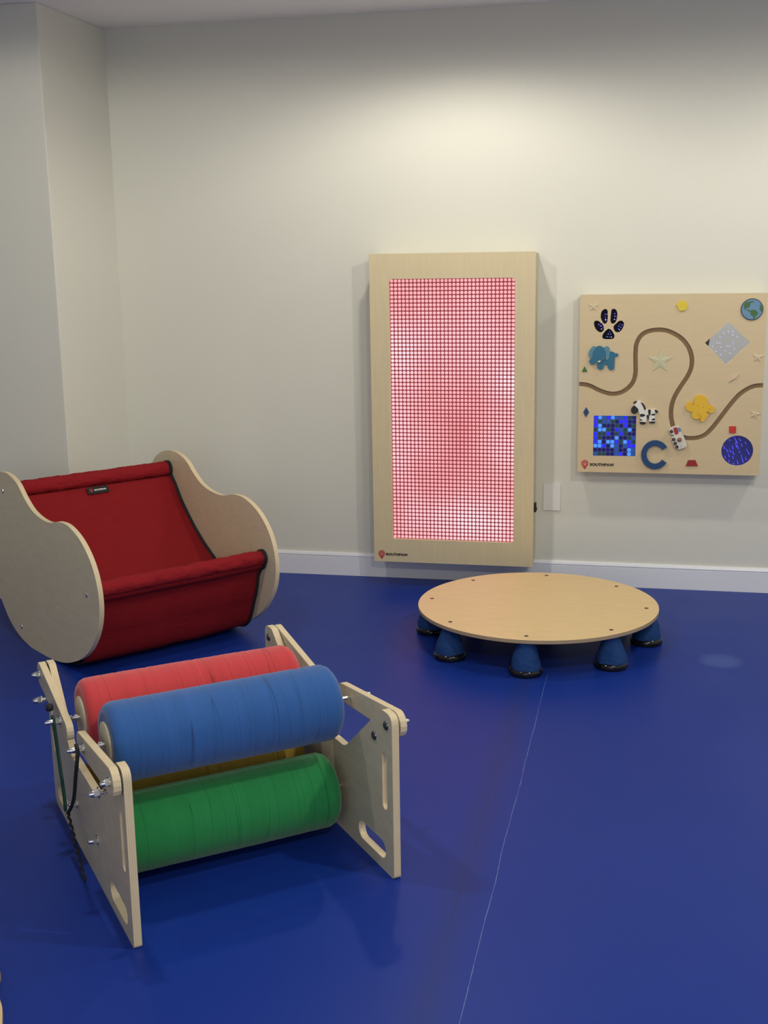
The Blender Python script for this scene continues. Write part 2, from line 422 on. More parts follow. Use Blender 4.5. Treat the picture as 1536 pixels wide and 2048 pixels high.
# ------------------------------------------------------------------ blank cover plate
p = thing('outlet_cover', 'small blank white cover plate on the wall between the two wooden wall panels', 'wall plate', (-0.453, YB, 0.335))
obj('cover_plate', prism(round_poly([(0, 0), (0.0755, 0), (0.0755, 0.1205), (0, 0.1205)], 0.003), 0.0004, 0.007, fr_wall(0, 0, 0)), ['white_plastic']*2, p, bevel=0.0025)

# ------------------------------------------------------------------ activity board
S={'groove':[(-0.0046,0.3756),(0.0224,0.3747),(0.0494,0.3678),(0.0819,0.3518),(0.1197,0.3385),(0.1491,0.336),(0.1782,0.3433),(0.2069,0.3636),(0.2258,0.3907),(0.2333,0.4258),(0.2322,0.4687),(0.2312,0.5061),(0.2338,0.5435),(0.2487,0.5754),(0.2769,0.5954),(0.3184,0.6027),(0.3548,0.5989),(0.3916,0.5831),(0.4234,0.5593),(0.4478,0.525),(0.4596,0.4853),(0.4583,0.4482),(0.4441,0.4108),(0.4195,0.3705),(0.3974,0.3301),(0.3856,0.2922),(0.3832,0.2543),(0.3879,0.2218),(0.3967,0.1947),(0.4133,0.1705),(0.4374,0.1562),(0.4637,0.1522),(0.495,0.1555),(0.5257,0.1696),(0.5556,0.2025),(0.5899,0.2515),(0.6238,0.3001),(0.6579,0.3404),(0.6926,0.3646),(0.7226,0.3743),(0.763,0.3757)],
'pads':[[(0.0922,0.6835),(0.1028,0.6893),(0.1114,0.6847),(0.1138,0.6727),(0.1143,0.6513),(0.1114,0.6352),(0.1041,0.628),(0.096,0.6312),(0.0877,0.646),(0.0847,0.6595),(0.0871,0.6755)],[(0.1295,0.686),(0.1387,0.6896),(0.1481,0.6845),(0.1532,0.6698),(0.152,0.6538),(0.1479,0.6377),(0.1401,0.6292),(0.1308,0.6298),(0.1258,0.6378),(0.1254,0.6539),(0.1271,0.6726)],[(0.0598,0.6381),(0.0717,0.6415),(0.0853,0.634),(0.0948,0.6245),(0.0997,0.6111),(0.0967,0.599),(0.0861,0.5928),(0.074,0.5977),(0.0644,0.6085),(0.0582,0.6247)],[(0.1468,0.627),(0.1598,0.639),(0.1731,0.6403),(0.1808,0.6296),(0.1777,0.6135),(0.1675,0.5974),(0.1556,0.5926),(0.1449,0.597),(0.1384,0.6096),(0.1403,0.6203)],[(0.11,0.603),(0.1193,0.6075),(0.1287,0.6035),(0.1383,0.5908),(0.1434,0.5787),(0.1402,0.5679),(0.1296,0.5644),(0.1055,0.5644),(0.0955,0.568),(0.0932,0.5774),(0.0983,0.5895)]],
'diamond':[(0.5995,0.6359),(0.688,0.5502),(0.5979,0.4591),(0.5098,0.5489)],
'blacktri':[(0.529,0.5675),(0.5263,0.5489),(0.5243,0.5343),(0.5098,0.5489)],
'circle':((0.6566,0.1033),0.06872945668986853),
'circ_pts':[(0.5918,0.1021),(0.7208,0.1045),(0.6539,0.1662),(0.6593,0.0402)],
'square':[(0.0649,0.243),(0.242,0.2439),(0.2421,0.0709),(0.0643,0.0696)],
'hexagon':[(0.3893,0.7042),(0.4043,0.7212),(0.4237,0.721),(0.4363,0.7025),(0.4272,0.6815),(0.4039,0.679)],
'globe':[(0.689,0.6844),(0.6453,0.6846)],
'land':[[(0.6564,0.7036),(0.6648,0.7139),(0.6749,0.7152),(0.69,0.7177),(0.6953,0.7132),(0.6828,0.7099),(0.6812,0.7008),(0.676,0.6917),(0.6672,0.6905),(0.6662,0.6848),(0.6764,0.6831),(0.6822,0.6774),(0.6767,0.6761),(0.6701,0.6813),(0.6611,0.684),(0.6577,0.6919)],[(0.6821,0.6794),(0.6941,0.683),(0.7044,0.6798),(0.7124,0.672),(0.7103,0.6628),(0.7018,0.6538),(0.7009,0.6459),(0.6963,0.6459),(0.6928,0.6564),(0.6843,0.6643)],[(0.7196,0.7057),(0.7264,0.6953),(0.73,0.6849),(0.7298,0.6771),(0.7236,0.6758),(0.7181,0.685),(0.7189,0.6954)]],
'star1':[(0.0545,0.7011),(0.0527,0.7252)],
'starC':[(0.3327,0.4743),(0.3321,0.5276)],
'star2':[(0.7208,0.4921),(0.7204,0.5159)],
'star3':[(0.7201,0.258),(0.7229,0.2823)],
'triangle':[(0.0224,0.451),(0.0355,0.4292),(0.0117,0.4291)],
'rhomb_blue':[(0.0329,0.2787),(0.0453,0.258),(0.0323,0.2356),(0.0207,0.2578)],
'rhomb_pale':[(0.6484,0.4227),(0.6375,0.4053),(0.6098,0.3891),(0.6207,0.4079)],
'square_red':[(0.6201,0.206),(0.6474,0.2064),(0.6474,0.1775),(0.6208,0.1779)],
'trap':[(0.4601,0.0603),(0.4893,0.0609),(0.5003,0.0362),(0.4504,0.0351)],
'C':[(0.3272,0.0818),(0.264,0.0805)],
'Cpts':[(0.3712,0.1049),(0.3662,0.1172),(0.3469,0.1377),(0.3226,0.1464),(0.2934,0.1368),(0.2698,0.1127),(0.2632,0.0805),(0.2716,0.0486),(0.2966,0.0253),(0.3264,0.0176),(0.353,0.0279),(0.3685,0.0464),(0.3728,0.0618),(0.3491,0.0655),(0.3403,0.0486),(0.3257,0.0408),(0.3067,0.0465),(0.2928,0.063),(0.2882,0.0824),(0.293,0.102),(0.3074,0.1162),(0.326,0.1215),(0.3397,0.1126),(0.3467,0.1016)],
'eleph_body':[(0.1073,0.484),(0.1254,0.5112),(0.1388,0.5125),(0.1497,0.5058),(0.155,0.5071),(0.161,0.5017),(0.1611,0.4963),(0.1553,0.4928),(0.1486,0.4922),(0.1464,0.4732),(0.1457,0.446),(0.1405,0.4384),(0.1271,0.4383),(0.1202,0.4459),(0.1173,0.4568),(0.1038,0.4581),(0.1014,0.4445),(0.0921,0.4376),(0.0813,0.4403),(0.0757,0.4499),(0.0767,0.4676),(0.0887,0.4731)],
'eleph_head':[(0.0726,0.5342),(0.0819,0.5377),(0.0955,0.5328),(0.1052,0.5193),(0.1095,0.503),(0.1058,0.4894),(0.094,0.4772),(0.0779,0.473),(0.0673,0.4635),(0.0539,0.4607),(0.0443,0.4661),(0.0427,0.4784),(0.0507,0.4852),(0.0559,0.4948),(0.0569,0.5111),(0.0661,0.5247)],
'ear1':[(0.0538,0.5341),(0.0645,0.535),(0.0713,0.5301),(0.0596,0.5138),(0.0572,0.4961),(0.052,0.4866),(0.0425,0.4906),(0.0382,0.5029),(0.042,0.5165)],
'ear2':[(0.1049,0.5328),(0.1155,0.5363),(0.1237,0.5288),(0.1259,0.5139),(0.1245,0.4922),(0.1181,0.4786),(0.1114,0.4813),(0.1084,0.4921),(0.1095,0.5057),(0.1052,0.5193),(0.0996,0.5301)],
'tusk':[(0.0792,0.4744),(0.0899,0.4771),(0.086,0.4709),(0.0785,0.4698)],
'eye_e':(0.0748,0.4934),
'zebra':[(0.2248,0.2863),(0.2353,0.2947),(0.2443,0.3071),(0.251,0.3099),(0.2578,0.3045),(0.2645,0.3027),(0.2728,0.2923),(0.2801,0.2732),(0.2974,0.2729),(0.316,0.275),(0.3255,0.271),(0.3302,0.2642),(0.3258,0.2586),(0.3166,0.2572),(0.3185,0.238),(0.3198,0.2215),(0.3151,0.2159),(0.2991,0.2151),(0.2949,0.2225),(0.2945,0.2349),(0.2852,0.2334),(0.2816,0.2182),(0.2778,0.2112),(0.2617,0.211),(0.2556,0.2192),(0.2582,0.2399),(0.2538,0.2564),(0.2482,0.2646),(0.2364,0.2543),(0.2242,0.2574),(0.2191,0.2698)],
'muzzle':[(0.2314,0.2892),(0.241,0.2824),(0.2493,0.2729),(0.2469,0.2618),(0.2364,0.2543),(0.2242,0.2574),(0.2191,0.2684),(0.2223,0.2808)],
'mane':[(0.2592,0.3037),(0.2673,0.2991),(0.2756,0.2883),(0.2801,0.2732),(0.2734,0.2718),(0.2691,0.2841),(0.2621,0.295)],
'zstripes':[[(0.2284,0.3023),(0.2376,0.3084),(0.243,0.3071),(0.2352,0.2974),(0.2294,0.2968)],[(0.2574,0.2523),(0.2686,0.2538),(0.2794,0.2485),(0.2689,0.2423),(0.2595,0.2427)],[(0.2558,0.2316),(0.2679,0.2285),(0.2581,0.2248)],[(0.2561,0.22),(0.2808,0.2187),(0.2778,0.2107),(0.2617,0.2105)],[(0.2895,0.2711),(0.2988,0.2718),(0.3005,0.2597),(0.2969,0.2459),(0.2913,0.2541)],[(0.2835,0.2458),(0.2914,0.2514),(0.2944,0.2376),(0.2879,0.2321)],[(0.3033,0.2529),(0.3161,0.2558),(0.3163,0.2484),(0.3048,0.2488)],[(0.3053,0.2323),(0.3172,0.2357),(0.318,0.2283),(0.3067,0.2282)],[(0.2963,0.2211),(0.3195,0.2226),(0.3157,0.2154),(0.2991,0.2151)],[(0.3174,0.2723),(0.3268,0.2696),(0.3302,0.2642),(0.3259,0.2578),(0.3177,0.264)]],
'octopus':[(0.4749,0.3108),(0.477,0.3244),(0.4872,0.3326),(0.5002,0.3349),(0.5147,0.3315),(0.5255,0.3221),(0.5299,0.3086),(0.5293,0.2923),(0.5383,0.2951),(0.5515,0.2899),(0.5578,0.2777),(0.5551,0.2655),(0.5449,0.2599),(0.5356,0.2625),(0.532,0.2679),(0.5265,0.2624),(0.5345,0.2571),(0.5323,0.2462),(0.5235,0.2379),(0.5194,0.2283),(0.5122,0.2235),(0.5029,0.2281),(0.5013,0.2362),(0.4856,0.2341),(0.4722,0.2399),(0.4664,0.2535),(0.47,0.2645),(0.4554,0.267),(0.4446,0.2751),(0.4419,0.2914),(0.4488,0.3045),(0.4619,0.3066),(0.4714,0.2985),(0.4676,0.2944),(0.4755,0.2945)],
'oct_eyes':[(0.4901,0.2897),(0.5139,0.2835)],
'oct_creases':[[(0.4924,0.262),(0.498,0.2539),(0.5087,0.2486)],[(0.4874,0.2565),(0.4955,0.2484),(0.5023,0.2431),(0.496,0.2362)],[(0.5087,0.2486),(0.505,0.2404),(0.5027,0.2322)],[(0.5323,0.2815),(0.5416,0.2776),(0.5393,0.2694)],[(0.4715,0.2944),(0.465,0.2938)]],
'truck_c':(0.4157,0.154),
'knob':[(0.4212,0.15),(0.4384,0.1503)],
'truck_ax':[(0.4022,0.2006),(0.4331,0.1102)],
'truck_body':[(0.3761,0.1865),(0.3811,0.1976),(0.4007,0.2056),(0.4207,0.2036),(0.4249,0.1955),(0.4298,0.1845),(0.4282,0.1776),(0.438,0.1627),(0.451,0.1298),(0.4501,0.1188),(0.4331,0.1107),(0.416,0.1057),(0.4052,0.1096),(0.3953,0.1288),(0.3893,0.1481),(0.3903,0.1591),(0.4007,0.1648),(0.3792,0.1728)],
'cab_red':[(0.3943,0.1978),(0.4075,0.2007),(0.4163,0.1747),(0.4046,0.169),(0.399,0.1786)],
'cab_win':[(0.4094,0.198),(0.4213,0.2009),(0.4287,0.1859),(0.4148,0.181)],
'wheels':[(0.3869,0.1825),(0.3973,0.1488),(0.4039,0.1323),(0.4116,0.1175)],
'wheelr':[(0.3869,0.1825),(0.3975,0.1827)],
'bed':[(0.4259,0.128),(0.4468,0.1366),(0.4522,0.1202),(0.4331,0.1107)],
'logo_pin':[(0.0311,0.0364),(0.0154,0.0361),(0.0316,0.0101)],
'logo_txt':[(0.0519,0.027),(0.1554,0.0292),(0.0517,0.0369)],
'nail':(0.0718,0.4168),
'pawdots':[(0.1033,0.6669),(0.1118,0.6674),(0.104,0.6559),(0.1051,0.646),(0.1123,0.6446),(0.1052,0.6419),(0.1421,0.6693),(0.1421,0.6586),(0.1477,0.6586),(0.1418,0.6458),(0.0835,0.6305),(0.0774,0.6251),(0.0843,0.6186),(0.0883,0.6197),(0.0954,0.6132),(0.0893,0.6063),(0.1641,0.6256),(0.1735,0.6229),(0.1598,0.6179),(0.1684,0.6135),(0.1584,0.6087),(0.1625,0.6034),(0.1228,0.5949),(0.1174,0.5855),(0.127,0.5849),(0.1125,0.5741),(0.1222,0.5741),(0.1307,0.5728)],
'diadots':[(0.5822,0.588),(0.6012,0.5938),(0.6191,0.5943),(0.6185,0.5798),(0.5581,0.5484),(0.5685,0.5468),(0.5419,0.5335),(0.5735,0.5316),(0.5972,0.5356),(0.6063,0.5343),(0.6203,0.5497),(0.6273,0.5237),(0.5556,0.5138),(0.5737,0.5006),(0.5911,0.5171),(0.6101,0.5059),(0.5688,0.5714),(0.6367,0.5726)],
'streaks':[[(0.6416,0.1605),(0.6572,0.1321)],[(0.6613,0.1554),(0.6692,0.1432)],[(0.6553,0.128),(0.6612,0.1103)],[(0.6,0.1256),(0.6059,0.1092)],[(0.6124,0.1094),(0.6201,0.0958)],[(0.6353,0.1249),(0.6399,0.1099)],[(0.6362,0.1029),(0.6456,0.0853)],[(0.6932,0.1109),(0.7059,0.0878)],[(0.6636,0.1035),(0.6679,0.094)],[(0.6735,0.0872),(0.6828,0.0531)],[(0.6385,0.081),(0.643,0.0674)],[(0.6576,0.0622),(0.6635,0.0458)],[(0.6212,0.0889),(0.627,0.0753)],[(0.6714,0.1337),(0.6758,0.1215)],[(0.6909,0.0766),(0.6948,0.0643)],[(0.6423,0.0536),(0.6466,0.044)],[(0.6235,0.0642),(0.6279,0.0533)],[(0.6867,0.1394),(0.6909,0.1327)],[(0.6225,0.1493),(0.6259,0.1439)],[(0.6256,0.1082),(0.6314,0.0946)],[(0.6071,0.0804),(0.6115,0.0695)],[(0.6478,0.1388),(0.6539,0.117)]]}
BX, BZ, BW, BH, BD = -0.3015, 0.526, 0.748, 0.748, 0.09
b = thing('activity_board', 'square birch sensory wall board with a winding groove, animals and little windows', 'activity board', (BX, YB, BZ))
obj('backing_box', box(0.002, BW-0.002, -(BD-0.0135), -0.001, 0.002, BH-0.002), 'birch_side', b)
g = smooth_loop(S['groove'], 6, closed=False); HW = 0.0093
def offs(path, d):
    o = []
    for i in range(len(path)):
        a, c = Vector(path[max(i-1, 0)]), Vector(path[min(i+1, len(path)-1)]); t = (c-a).normalized()
        o.append((path[i][0]-t.y*d, path[i][1]+t.x*d))
    return o
def clipx(P):
    """cut the offset curve exactly at the two board edges"""
    Q = [q for q in P if 0.0005 < q[0] < BW-0.0005]
    return [(0.0, Q[0][1])]+Q+[(BW, Q[-1][1])]
up, dn = clipx(offs(g, HW)), clipx(offs(g, -HW))
upper = [(0, BH)]+up+[(BW, BH)]; lower = [(0, 0)]+dn+[(BW, 0)]
def inside(pt, poly):
    r = False
    for i in range(len(poly)):
        (x0, y0), (x1, y1) = poly[i-1], poly[i]
        if (y0 > pt[1]) != (y1 > pt[1]) and pt[0] < (x1-x0)*(pt[1]-y0)/(y1-y0)+x0: r = not r
    return r
pads = [smooth_loop(q, 4) for q in S['pads']]
diamond = round_poly(S['diamond'], 0.002)
circ = circle(0.6565, 0.1033, 0.0638, 44)
square = round_poly(S['square'], 0.003)
F0 = fr_wall(0, -(BD-0.012), 0); FS = fr_wall(0, -BD, 0)
bm = bmesh.new()
for poly in (upper, lower):
    hs = [h for h in pads+[diamond, circ, square] if inside((sum(q[0] for q in h)/len(h), sum(q[1] for q in h)/len(h)), poly)]
    add_prism(bm, poly, 0, 0.012, F0, holes=hs)
M['board_edge'] = mat('board_cut_edge', (0.68, 0.53, 0.34), 0.6)
obj('face_panel', bm, ['board', 'board_edge'], b)
obj('track_groove', prism(clipx(offs(g, HW+0.004))+clipx(offs(g, -HW-0.004))[::-1], 0.0, 0.0016, F0), ['groove', 'groove'], b)
def cen(P): return (sum(q[0] for q in P)/len(P), sum(q[1] for q in P)/len(P))
def grow(P, k): c = cen(P); return [(c[0]+(q[0]-c[0])*k, c[1]+(q[1]-c[1])*k) for q in P]
def flat(name, P, d0, d1, m, par, bev=0, label=None, ms=None): return obj(name, prism(P, d0, d1, FS), [m, ms or m], par, bevel=bev, label=label)
M['night'] = mat('dark_window', (0.004, 0.004, 0.014), 0.5, spec=0.1)
M['dot_blue'] = mat('blue_point', (0.05, 0.05, 0.5), 0.3, emit=(0.10, 0.07, 1.0), estr=1.3)
M['dot_pale'] = mat('pale_point', (0.3, 0.3, 0.8), 0.3, emit=(0.42, 0.40, 1.0), estr=1.0)
M['mirror'] = mat('mirror', (0.95, 0.96, 0.98), 0.03, 1.0)
M['mirror_blue'] = mat('blue_tinted_mirror', (0.15, 0.15, 0.40), 0.12, 0.9)
# five pads of the paw, each a dark little window with points of blue light
for i, P in enumerate(pads):
    w = flat('paw_window', grow(P, 1.15), -0.0118, -0.009, 'night', b)
    for j, (x, z) in enumerate(S['pawdots']):
        if inside((x, z), P): flat('glow_point', circle(x, z, 0.0016+0.0006*(j % 3 == 0), 8), -0.009, -0.0082, ['dot_blue', 'dot_pale'][j % 2], w)
w = flat('diamond_mirror', grow(S['diamond'], 1.04), -0.0118, -0.0095, 'mirror', b)
flat('black_corner', S['blacktri'], -0.0094, -0.009, 'black', w)
for j, (x, z) in enumerate(S['diadots']):  # blue points mirrored in the glass, built as glowing dots
    q = [(x+a*math.cos(-0.5)-c*math.sin(-0.5), z+a*math.sin(-0.5)+c*math.cos(-0.5)) for a, c in circle(0, 0, 0.0030, 8, 0.0013)]
    flat('glow_point', q, -0.0092, -0.0088, 'dot_pale', w)
w = flat('round_mirror', circle(0.6565, 0.1033, 0.067, 44), -0.0118, -0.0095, 'mirror_blue', b)
for j, (a, c) in enumerate(S['streaks']):  # reflections of fibre lights, built as thin glowing streaks on the mirror
    y = -(BD-0.0088)
    obj('streak_reflection', tube([(a[0], y, a[1]), ((a[0]+c[0])/2, y-0.0006, (a[1]+c[1])/2), (c[0], y, c[1])], [0.0006, 0.0010, 0.0017], 6), 'dot_blue', w)
# ten by ten sheet of lit cells
PAL = {'B': ((0.02, 0.02, 0.9), 0.75), 'C': ((0.06, 0.25, 1.0), 0.95), 't': ((0.02, 0.09, 0.42), 0.5), 'g': ((0.015, 0.06, 0.05), 0.5), 'N': ((0.01, 0.005, 0.12), 0.5)}
keys = 'BCtgN'
for k in keys: M['cell_'+k] = mat('lit_cell_'+{'B': 'blue', 'C': 'pale_blue', 't': 'dim_blue', 'g': 'green', 'N': 'navy'}[k], mul(PAL[k][0], 0.5), 0.25, emit=PAL[k][0], estr=PAL[k][1])
M['cell_grid'] = mat('cell_backing', (0.03, 0.05, 0.10), 0.3, emit=(0.05, 0.07, 0.22), estr=0.45)
rows = ['BCtBCttBgN', 'BgttgNBBNN', 'BCNNNgNBNg', 'gCCgNBtgCN', 'BggBNgBgNN', 'BgNNNCNNgt', 'BCNCCBgCBg', 'CCBNCtNtBB', 'NNNNNtNNCt', 'tggNNtBNCt']
w = flat('lens_window', grow(S['square'], 1.04), -0.0118, -0.009, 'cell_grid', b)
bm = bmesh.new(); (ax, az), (bx, bz), (cx_, cz_), (dx_, dz_) = S['square']
for r_ in range(10):
    for c_ in range(10):
        u, v = (c_+0.5)/10, (r_+0.5)/10
        x = (ax*(1-u)+bx*u)*(1-v)+(dx_*(1-u)+cx_*u)*v; z = (az*(1-u)+bz*u)*(1-v)+(dz_*(1-u)+cz_*u)*v
        k = keys.index(rows[r_][c_]); s = 0.0078
        add_prism(bm, [(x+s*a, z+s*c) for a, c in ((-1, -.5), (-.5, -1), (.5, -1), (1, -.5), (1, .5), (.5, 1), (-.5, 1), (-1, .5))], -0.009, -0.0065, FS, mi_side=k, mi_cap=k)
obj('lens_grid', bm, ['cell_'+k for k in keys], w, bevel=0.0014, seg=1)

# painted and wooden shapes fixed to the board
M['yellow'] = mat('yellow_paint', (0.72, 0.56, 0.03), 0.45); M['red'] = mat('red_paint', (0.58, 0.035, 0.02), 0.45)
M['dark_red'] = mat('dark_red_paint', (0.30, 0.018, 0.016), 0.45); M['green'] = mat('green_paint', (0.02, 0.16, 0.03), 0.45)
M['navy'] = mat('navy_paint', (0.012, 0.055, 0.17), 0.4); M['sea'] = mat('sea_blue', (0.13, 0.27, 0.42), 0.5)
M['land'] = mat('land_green', (0.05, 0.14, 0.05), 0.5); M['rim'] = mat('globe_rim', (0.008, 0.018, 0.028), 0.5)
M['teal'] = mat('teal_felt', (0.035, 0.155, 0.26), 0.85); M['teal_pale'] = mat('pale_teal_felt', (0.10, 0.27, 0.36), 0.85)
M['white'] = mat('white_felt', (0.78, 0.77, 0.72), 0.7); M['glow_star'] = mat('pale_green_plastic', (0.56, 0.55, 0.36), 0.4)
M['star'] = mat('pale_cream_plastic', (0.66, 0.54, 0.35), 0.4); M['pale_wood'] = mat('pale_rhombus', (0.70, 0.52, 0.36), 0.5)
M['octo'] = mat('yellow_foam', (0.78, 0.48, 0.035), 0.7)
flat('hexagon_shape', S['hexagon'], 0.0001, 0.006, 'yellow', b, 0.0008)
flat('triangle_shape', S['triangle'], 0.0001, 0.004, 'green', b, 0.0006)
flat('rhombus_shape', S['rhomb_blue'], 0.0001, 0.004, 'navy', b, 0.0006, 'dark blue rhombus')
flat('rhombus_shape', S['rhomb_pale'], 0.0001, 0.007, 'pale_wood', b, 0.0008, 'pale unpainted rhombus')
flat('square_shape', S['square_red'], 0.0001, 0.005, 'red', b, 0.0006)
flat('trapezium_shape', S['trap'], 0.0001, 0.006, 'dark_red', b, 0.0006)
def star(c, R, rot=0.0, k=0.40):
    return [(c[0]+(R if i % 2 == 0 else R*k)*math.sin(rot+math.pi*i/5), c[1]+(R if i % 2 == 0 else R*k)*math.cos(rot+math.pi*i/5)) for i in range(10)]
def vstar(name, c, R, rot, m, h, label):
    """five-pointed star with a raised centre and ridged arms"""
    bm = bmesh.new(); P = star(c, R, rot); y0 = -BD-0.0001
    lo = [bm.verts.new((q[0], y0, q[1])) for q in P]; hi = [bm.verts.new((q[0]*0.94+c[0]*0.06, y0-h*0.6, q[1]*0.94+c[1]*0.06)) for q in P]
    top = bm.verts.new((c[0], y0-h, c[1]))
    for i in range(10):
        j = (i+1) % 10; bm.faces.new((lo[i], lo[j], hi[j], hi[i])); bm.faces.new((hi[i], hi[j], top))
    obj(name, bm, m, b, label=label)
vstar('star_shape', S['starC'][0], 0.054, 0.0, 'glow_star', 0.004, 'large pale green star')
vstar('star_shape', S['star1'][0], 0.0235, 0.05, 'star', 0.0045, 'small cream star')
vstar('star_shape', S['star2'][0], 0.0245, 0.1, 'star', 0.0045, 'small cream star')
vstar('star_shape', S['star3'][0], 0.0245, 0.25, 'star', 0.0045, 'small cream star')
# globe
gc = S['globe'][0]; GR = 0.0437
gl = obj('globe_disc', prism(circle(gc[0], gc[1], GR, 40), 0.0001, 0.005, FS), ['rim', 'rim'], b)
obj('ocean', prism(circle(gc[0], gc[1], GR*0.93, 40), 0.0049, 0.0056, FS), ['sea', 'sea'], gl)
for P in S['land']: obj('continent', prism(smooth_loop(P, 3), 0.0055, 0.0062, FS), ['land', 'land'], gl)
# elephant
e = flat('elephant_shape', smooth_loop(S['eleph_body'], 4), 0.0001, 0.007, 'teal', b, 0.0015)
flat('elephant_ear', smooth_loop(S['ear2'], 4), 0.0065, 0.0095, 'teal_pale', e, 0.001)
flat('elephant_ear', smooth_loop(S['ear1'], 4), 0.0030, 0.0085, 'teal_pale', e, 0.001)
flat('elephant_head', smooth_loop(S['eleph_head'], 4), 0.0060, 0.0130, 'teal', e, 0.0018)
flat('elephant_tusk', smooth_loop(S['tusk'], 3), 0.0125, 0.0140, 'white', e)
ec = S['eye_e']; flat('elephant_eye', [(ec[0]-0.003, ec[1]), (ec[0], ec[1]-0.0012), (ec[0]+0.004, ec[1]+0.0005), (ec[0], ec[1]-0.0002)], 0.0128, 0.0134, 'rim', e)
# zebra
z = flat('zebra_shape', smooth_loop(S['zebra'], 4), 0.0001, 0.009, 'white', b, 0.0015)
flat('zebra_muzzle', smooth_loop(S['muzzle'], 4), 0.0085, 0.0110, 'ink', z, 0.001)
flat('zebra_mane', smooth_loop(S['mane'], 4), 0.0085, 0.0103, 'ink', z, 0.0006)
for i, P in enumerate(S['zstripes']):
    nm = {0: 'zebra_ear', 3: 'zebra_hoof', 8: 'zebra_hoof', 9: 'zebra_tail'}.get(i, 'zebra_stripe')
    flat(nm, smooth_loop(P, 3), 0.0085, 0.0100, 'ink', z)
# octopus
o_ = flat('octopus_shape', smooth_loop(S['octopus'], 4), 0.0001, 0.010, 'octo', b, 0.003)
M['octo_dark'] = mat('octopus_crease', (0.40, 0.22, 0.015), 0.8)
for c in S['oct_eyes']: flat('octopus_eye', circle(c[0], c[1], 0.0018, 10), 0.0095, 0.0106, 'octo_dark', o_)
for L in S['oct_creases']:
    obj('arm_crease', tube([(q[0], -BD-0.0100, q[1]) for q in smooth_loop(L, 4, closed=False)], 0.0006, 6), 'octo_dark', o_)
# letter
cc = S['C'][0]; R0_, R1_ = 0.0615, 0.0385; P = []
for i in range(37):
    a = math.radians(33+294*i/36); P.append((0.3235+R0_*0.93*math.cos(a), 0.0815+R0_*math.sin(a)))
for i in range(37):
    a = math.radians(327-294*i/36); P.append((0.3235+R1_*0.90*math.cos(a), 0.0815+R1_*math.sin(a)))
flat('letter_shape', P, 0.0001, 0.013, 'navy', b, 0.001, 'thick dark blue letter C')
nc = S['nail']; flat('knot_hole', circle(nc[0], nc[1], 0.0016, 8), 0.00005, 0.0003, 'groove', b)
logo(b, FS, 0.0312, 0.0365, 0.0158, 0.0525, 0.1025, 0.0125, 0.0263)

# ------------------------------------------------------------------ toy truck riding in the groove
t0 = Vector(S['truck_c']); ang = math.radians(-72)
tk = thing('toy_truck', 'little wooden truck with a round brown knob, set in the groove of the wall board', 'toy truck', (BX+t0[0], YB-BD, BZ+t0[1]))
FT = fr_wall(0, 0, 0)
def tl(P): return [(q[0]-t0[0], q[1]-t0[1]) for q in P]
M['truck_white'] = mat('truck_white', (0.72, 0.68, 0.62), 0.45); M['truck_red'] = mat('truck_red', (0.36, 0.025, 0.025), 0.4)
M['truck_glass'] = mat('truck_window', (0.16, 0.28, 0.36), 0.3); M['tyre'] = mat('tyre', (0.020, 0.010, 0.010), 0.6); M['hub'] = mat('wheel_hub', (0.16, 0.07, 0.07), 0.5)
obj('truck_body', prism(tl(S['truck_body']), 0.002, 0.016, FT), ['truck_white']*2, tk, bevel=0.0015)
cb = obj('cab', prism(tl(S['cab_red']), 0.0155, 0.0185, FT), ['truck_red']*2, tk, bevel=0.0006)
obj('cab_window', prism(tl(S['cab_win']), 0.0155, 0.0185, FT), ['truck_glass']*2, tk, bevel=0.0006)
obj('truck_bed', prism(tl(S['bed']), 0.0155, 0.0185, FT), ['truck_white']*2, tk, bevel=0.0006)
for c in S['wheels']:
    q = tl([c])[0]; wr = 0.0070
    wh = obj('wheel', prism(circle(q[0], q[1], wr, 20), 0.0150, 0.0200, FT), ['tyre']*2, tk, bevel=0.0008)
    obj('hub', prism(circle(q[0], q[1], wr*0.5, 14), 0.0198, 0.0206, FT), ['hub']*2, wh)
kq = tl([S['knob'][0]])[0]; KR = 0.0092
M['knob'] = wood('knob_wood', (0.26, 0.12, 0.07), (1, 1, 1), 0.35)
prof = [(-0.016, 0.004), (-0.019, 0.0045), (-0.021, KR*0.9), (-0.026, KR), (-0.031, KR*0.85), (-0.034, KR*0.5), (-0.035, 0)]
obj('knob', lathe(prof, (kq[0], 0, kq[1]), 'y', 20), 'knob', tk, smooth=True)
obj('slider_peg', lathe([(-0.003, 0.0), (-0.003, 0.005), (0.0095, 0.005), (0.0095, 0.0)], (0, 0, 0), 'y', 14), 'birch', tk)

